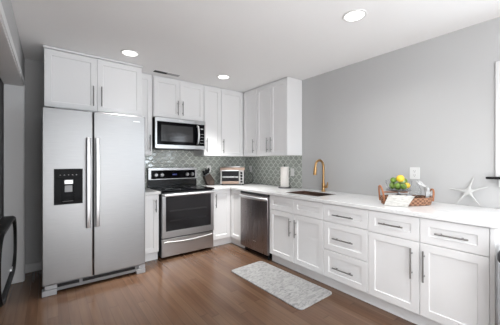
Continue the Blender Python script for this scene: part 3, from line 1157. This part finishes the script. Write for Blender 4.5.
FR = [
    ('lime', 'green lime at the far left of the glass bowl', -0.0610, -0.0010, 0.0417, lime_m, .0265),
    ('lime', 'green lime low at the front left of the glass bowl', -0.0429, -0.0503, 0.0493, lime_m, .0255),
    ('lime', 'green lime at the front middle of the glass bowl', 0.0086, -0.0604, 0.0417, lime_m, .0265),
    ('lime', 'green lime resting on top at the left of the lemon', -0.0512, -0.0052, 0.0947, lime_m, .0265),
    ('lime', 'green lime on top at the right of the glass bowl', 0.0694, 0.0322, 0.0822, lime_m, .0275),
    ('lime', 'pale green lime right of the topmost lemon', 0.0259, -0.0032, 0.0803, palelime_m, .0275),
    ('lime', 'green lime at the bottom of the glass bowl under the others', -0.0041, 0.0069, 0.0305, lime_m, .0265),
    ('lemon', 'bright yellow lemon on top of the fruit in the bowl', -0.0090, -0.0400, 0.1120, lemon_m, .0330),
    ('lemon', 'yellow lemon low at the right side of the glass bowl', 0.0551, -0.0360, 0.0488, lemon_m, .0255),
    ('lime', 'green lime at the back of the glass bowl', 0.0300, 0.0520, 0.0460, lime_m, .0265),
    ('lime', 'green lime at the back left of the glass bowl', -0.0359, 0.0461, 0.0465, lime_m, .0255),
]
for i, (nm, lab, u, v_, z, m_, r) in enumerate(FR):
    fruit(nm, lab, nm, u, v_, z, m_, r, .05 if nm == 'lime' else .08, (PI / 2 + random.uniform(-.3, .3), random.uniform(-.4, .4), random.uniform(0, 3)), 'fruit in the glass bowl')

# white card leaning on the front of the tray
def card(bm):
    bl, br_, tr_, tl = Vector((-.575, -2.865, .9015)), Vector((-.520, -3.035, .9015)), Vector((-.452, -3.068, .992)), Vector((-.530, -2.885, .992))
    nrm_ = (br_ - bl).cross(tl - bl).normalized() * .004
    NX, NY = 10, 6
    def P_(i, j, o_):
        u_, w_ = i / NX, j / NY
        p = (bl * (1 - u_) + br_ * u_) * (1 - w_) + (tl * (1 - u_) + tr_ * u_) * w_
        return p + nrm_.normalized() * (.006 * math.sin(PI * 2 * u_) * w_) + nrm_ * o_
    A = [[bm.verts.new(P_(i, j, 0)) for j in range(NY + 1)] for i in range(NX + 1)]
    B = [[bm.verts.new(P_(i, j, 1)) for j in range(NY + 1)] for i in range(NX + 1)]
    for i in range(NX):
        for j in range(NY):
            bm.faces.new([A[i][j], A[i + 1][j], A[i + 1][j + 1], A[i][j + 1]])
            bm.faces.new([B[i][j], B[i][j + 1], B[i + 1][j + 1], B[i + 1][j]])
    for i in range(NX):
        bm.faces.new([A[i][0], B[i][0], B[i + 1][0], A[i + 1][0]])
        bm.faces.new([A[i][NY], A[i + 1][NY], B[i + 1][NY], B[i][NY]])
    for j in range(NY):
        bm.faces.new([A[0][j], A[0][j + 1], B[0][j + 1], B[0][j]])
        bm.faces.new([A[NX][j], B[NX][j], B[NX][j + 1], A[NX][j + 1]])


page_m = noisy(mat('printed_page', (.78, .77, .74), .8), scale=(6, 6, 90), nscale=4, lo=(.36, .35, .33), hi=(.58, .57, .54), p0=.38, p1=.5)
o = obj('recipe_sheet', card, page_m, None, smooth=True)
tag(o, 'white printed sheet leaning against the front of the woven tray', 'paper')

# glass jar and a crumpled cloth at the right of the tray
t = thing('glass_jar', 'clear glass jar standing in the right half of the woven tray', 'jar', tuple(tw(.105, .030, .0110)), AZ)
obj('jar_body', lambda bm: bm_lathe(bm, [(0, 0), (.040, 0), (.046, .006), (.046, .120), (.036, .140), (.036, .158), (.034, .158), (.034, .140), (.044, .119), (.044, .007), (.039, .003), (0, .003)], n=30), clear_m, t, smooth=True)


def napkin(bm):
    NX, NY = 22, 10
    path = [Vector((.118, .020, .200)), Vector((.150, .010, .184)), Vector((.176, -.004, .158)), Vector((.192, -.014, .128)), Vector((.194, -.020, .090)), Vector((.188, -.016, .055))]
    def pt(s):
        x = s * (len(path) - 1)
        i = min(int(x), len(path) - 2)
        return path[i].lerp(path[i + 1], x - i)
    G_ = []
    for i in range(NX + 1):
        s = i / NX
        c_ = pt(s)
        wd = .016 + .034 * s
        rowv = []
        for j in range(NY + 1):
            q = j / NY * 2 - 1
            rowv.append(bm.verts.new(c_ + Vector((q * wd * .75 + .009 * math.sin(11 * s + 4 * q), q * wd * .5 + .014 * math.cos(9 * q + 7 * s), .014 * math.sin(8 * q + 13 * s)))))
        G_.append(rowv)
    for i in range(NX):
        for j in range(NY):
            bm.faces.new([G_[i][j], G_[i + 1][j], G_[i + 1][j + 1], G_[i][j + 1]])


o = obj('cloth_napkin', napkin, cloth_m, None, smooth=True)
o.location = TC
o.rotation_euler = (0, 0, AZ)
sd = o.modifiers.new('thick', 'SOLIDIFY')
sd.thickness = .004
tag(o, 'crumpled white cloth spilling out at the right end of the tray', 'napkin')

# ---------------------------------------------------------------- floor mat
o = obj('floor_mat', lambda bm: bm_rrect(bm, -.245, .245, -.535, .535, 0.0, .012, .045, 'z', 6), mat_m, None, .004)
o.location = (-.992, -1.928, .0005)
o.rotation_euler = (0, 0, math.radians(1.6))
tag(o, 'pale grey mottled kitchen mat lying on the wood floor before the sink', 'mat')

# ---------------------------------------------------------------- ceiling
LG = 'recessed ceiling lights'
proto = None
for (lx, ly, lab) in ((-.963, -2.813, 'largest round recessed ceiling light, in front of the window wall'),
                      (-2.238, -.910, 'round recessed ceiling light in front of the refrigerator cabinet'),
                      (-.998, -.841, 'round recessed ceiling light nearest the corner uppers'),
                      (-2.238, -2.813, None), (-2.238, -4.7, None), (-.963, -4.7, None), (-2.238, -6.6, None), (-.963, -6.6, None)):  # None entries are unseen lights, added to brighten the room
    if proto is None:
        t = proto = thing('recessed_light', lab, 'ceiling light', (lx, ly, CE), 0, LG)
        obj('trim_ring', lambda bm: bm_lathe(bm, [(.074, -.001), (.076, -.007), (.092, -.006), (.096, -.0005), (.074, -.0005)], n=40), white_plastic_m, t, smooth=True)
        obj('lens', lambda bm: bm_lathe(bm, [(0, -.0045), (.0735, -.0045), (.0735, -.001), (0, -.001)], n=36), lens_m, t)
    else:
        t = copy_tree(proto)
        t.location = (lx, ly, CE)
        t['label'] = lab or 'round recessed ceiling light out of view, added to brighten the room'
    ld = bpy.data.lights.new('lamp', 'AREA')
    ld.shape = 'DISK'
    ld.size = .14
    near = ly > -1.5
    ld.energy = (5.0 if lx < -2 else 9.0) if near else (5.0 if ly > -3 else 9.0)
    ld.spread = math.radians((52 if lx < -2 else 68) if near else 140)
    ld.color = (1.0, .99, .97)
    lo_ = bpy.data.objects.new('lamp', ld)
    C.objects.link(lo_)
    lo_.parent = t
    lo_.location = (0, 0, -.008)

t = thing('ceiling_vent', 'slim rectangular ceiling air vent in front of the microwave cabinet', 'air vent', (-1.680, -.500, CE))
vw, vd = .178, .050
boxes('frame', ceil_m, t, [(-vw, vw, -vd, -vd + .006, -.004, -.0005), (-vw, vw, vd - .006, vd, -.004, -.0005), (-vw, -vw + .006, -vd + .006, vd - .006, -.004, -.0005),
                           (vw - .006, vw, -vd + .006, vd - .006, -.004, -.0005)])
box('backing', rubber_m, t, -vw + .006, vw - .006, -vd + .006, vd - .006, -.0012, -.0006)
for k in range(7):
    yy = -vd + .014 + (2 * vd - .028) * k / 6
    box('slat', grey_plastic_m, t, .002, vw - .008, yy - .0040, yy + .0040, -.0040, -.0014)
    if k % 3 == 0:
        box('slat', dark_side_m, t, -vw + .008, -.002, yy - .0015, yy + .0015, -.0040, -.0014)  # shade of the left louvres put in as dark slats over black

# ---------------------------------------------------------------- washing machine in the closet opening
t = thing('washing_machine', 'dark-rimmed washing machine with its door swung open at the left', 'washing machine', (0, 0, 0))
boxes('body', grey_plastic_m, t, [(-3.86, -3.215, -2.32, -1.66, .02, .98)], .012)
for fy_ in (-2.25, -1.73):
    for fx_ in (-3.80, -3.28):
        obj('foot', lambda bm: bm_lathe(bm, [(0, 0), (.022, 0), (.02, .021), (0, .021)], (fx_, fy_, 0), 12), rubber_m, t)


def drim(bm):
    # rounded ring, thickness along x
    def loop(inset, x):
        y0_, y1_, z0_, z1_, r = -2.30 + inset, -1.50 - inset, .545 + inset, .930 - inset, .17 - inset
        pts = []
        for cy_, cz_, a0 in ((y1_ - r, z1_ - r, 0), (y0_ + r, z1_ - r, 90), (y0_ + r, z0_ + r, 180), (y1_ - r, z0_ + r, 270)):
            rr_ = r
            for k in range(9):
                a = math.radians(a0 + 90 * k / 8)
                pts.append(bm.verts.new((x, cy_ + rr_ * math.cos(a), cz_ + rr_ * math.sin(a))))
        return pts
    R = [loop(.0, -3.185), loop(0, -3.135), loop(.008, -3.124), loop(.026, -3.126), loop(.034, -3.137), loop(.034, -3.185)]
    R.append(R[0])
    for a, b_ in zip(R, R[1:]):
        n = len(a)
        for k in range(n):
            bm.faces.new([a[k], a[(k + 1) % n], b_[(k + 1) % n], b_[k]])


rim_m = mat('door_rim_black', (.004, .004, .004), .45, 0, Specular_IOR_Level=.08)
dr = obj('door', drim, rim_m, t, smooth=True)
dgl_m = mat('tinted_door_panel', (.15, .155, .16), .3)
obj('door_panel', lambda bm: bm_rrect(bm, -2.26, -1.541, .585, .890, -3.178, -3.140, .13, 'x', 8), dgl_m, dr, .006)
box('hinge', steel_bright_m, dr, -3.2145, -3.186, -2.0, -1.9, .70, .80, .003)
box('latch', steel_bright_m, dr, -3.139, -3.130, -1.78, -1.72, .60, .612)

# ---------------------------------------------------------------- waste bin at the open end of the counter
t = thing('waste_bin', 'dark grey rounded waste bin beyond the counter end', 'bin', (-.745, -3.812, 0))
obj('bin_body', lambda bm: bm_rrect(bm, -.165, .165, -.14, .145, .0, .70, .05, 'z', 5), bag_m, t, .006)
obj('lid', lambda bm: bm_rrect(bm, -.175, .175, -.145, .155, .7005, .775, .055, 'z', 5), bag_m, t, .025, seg=4)
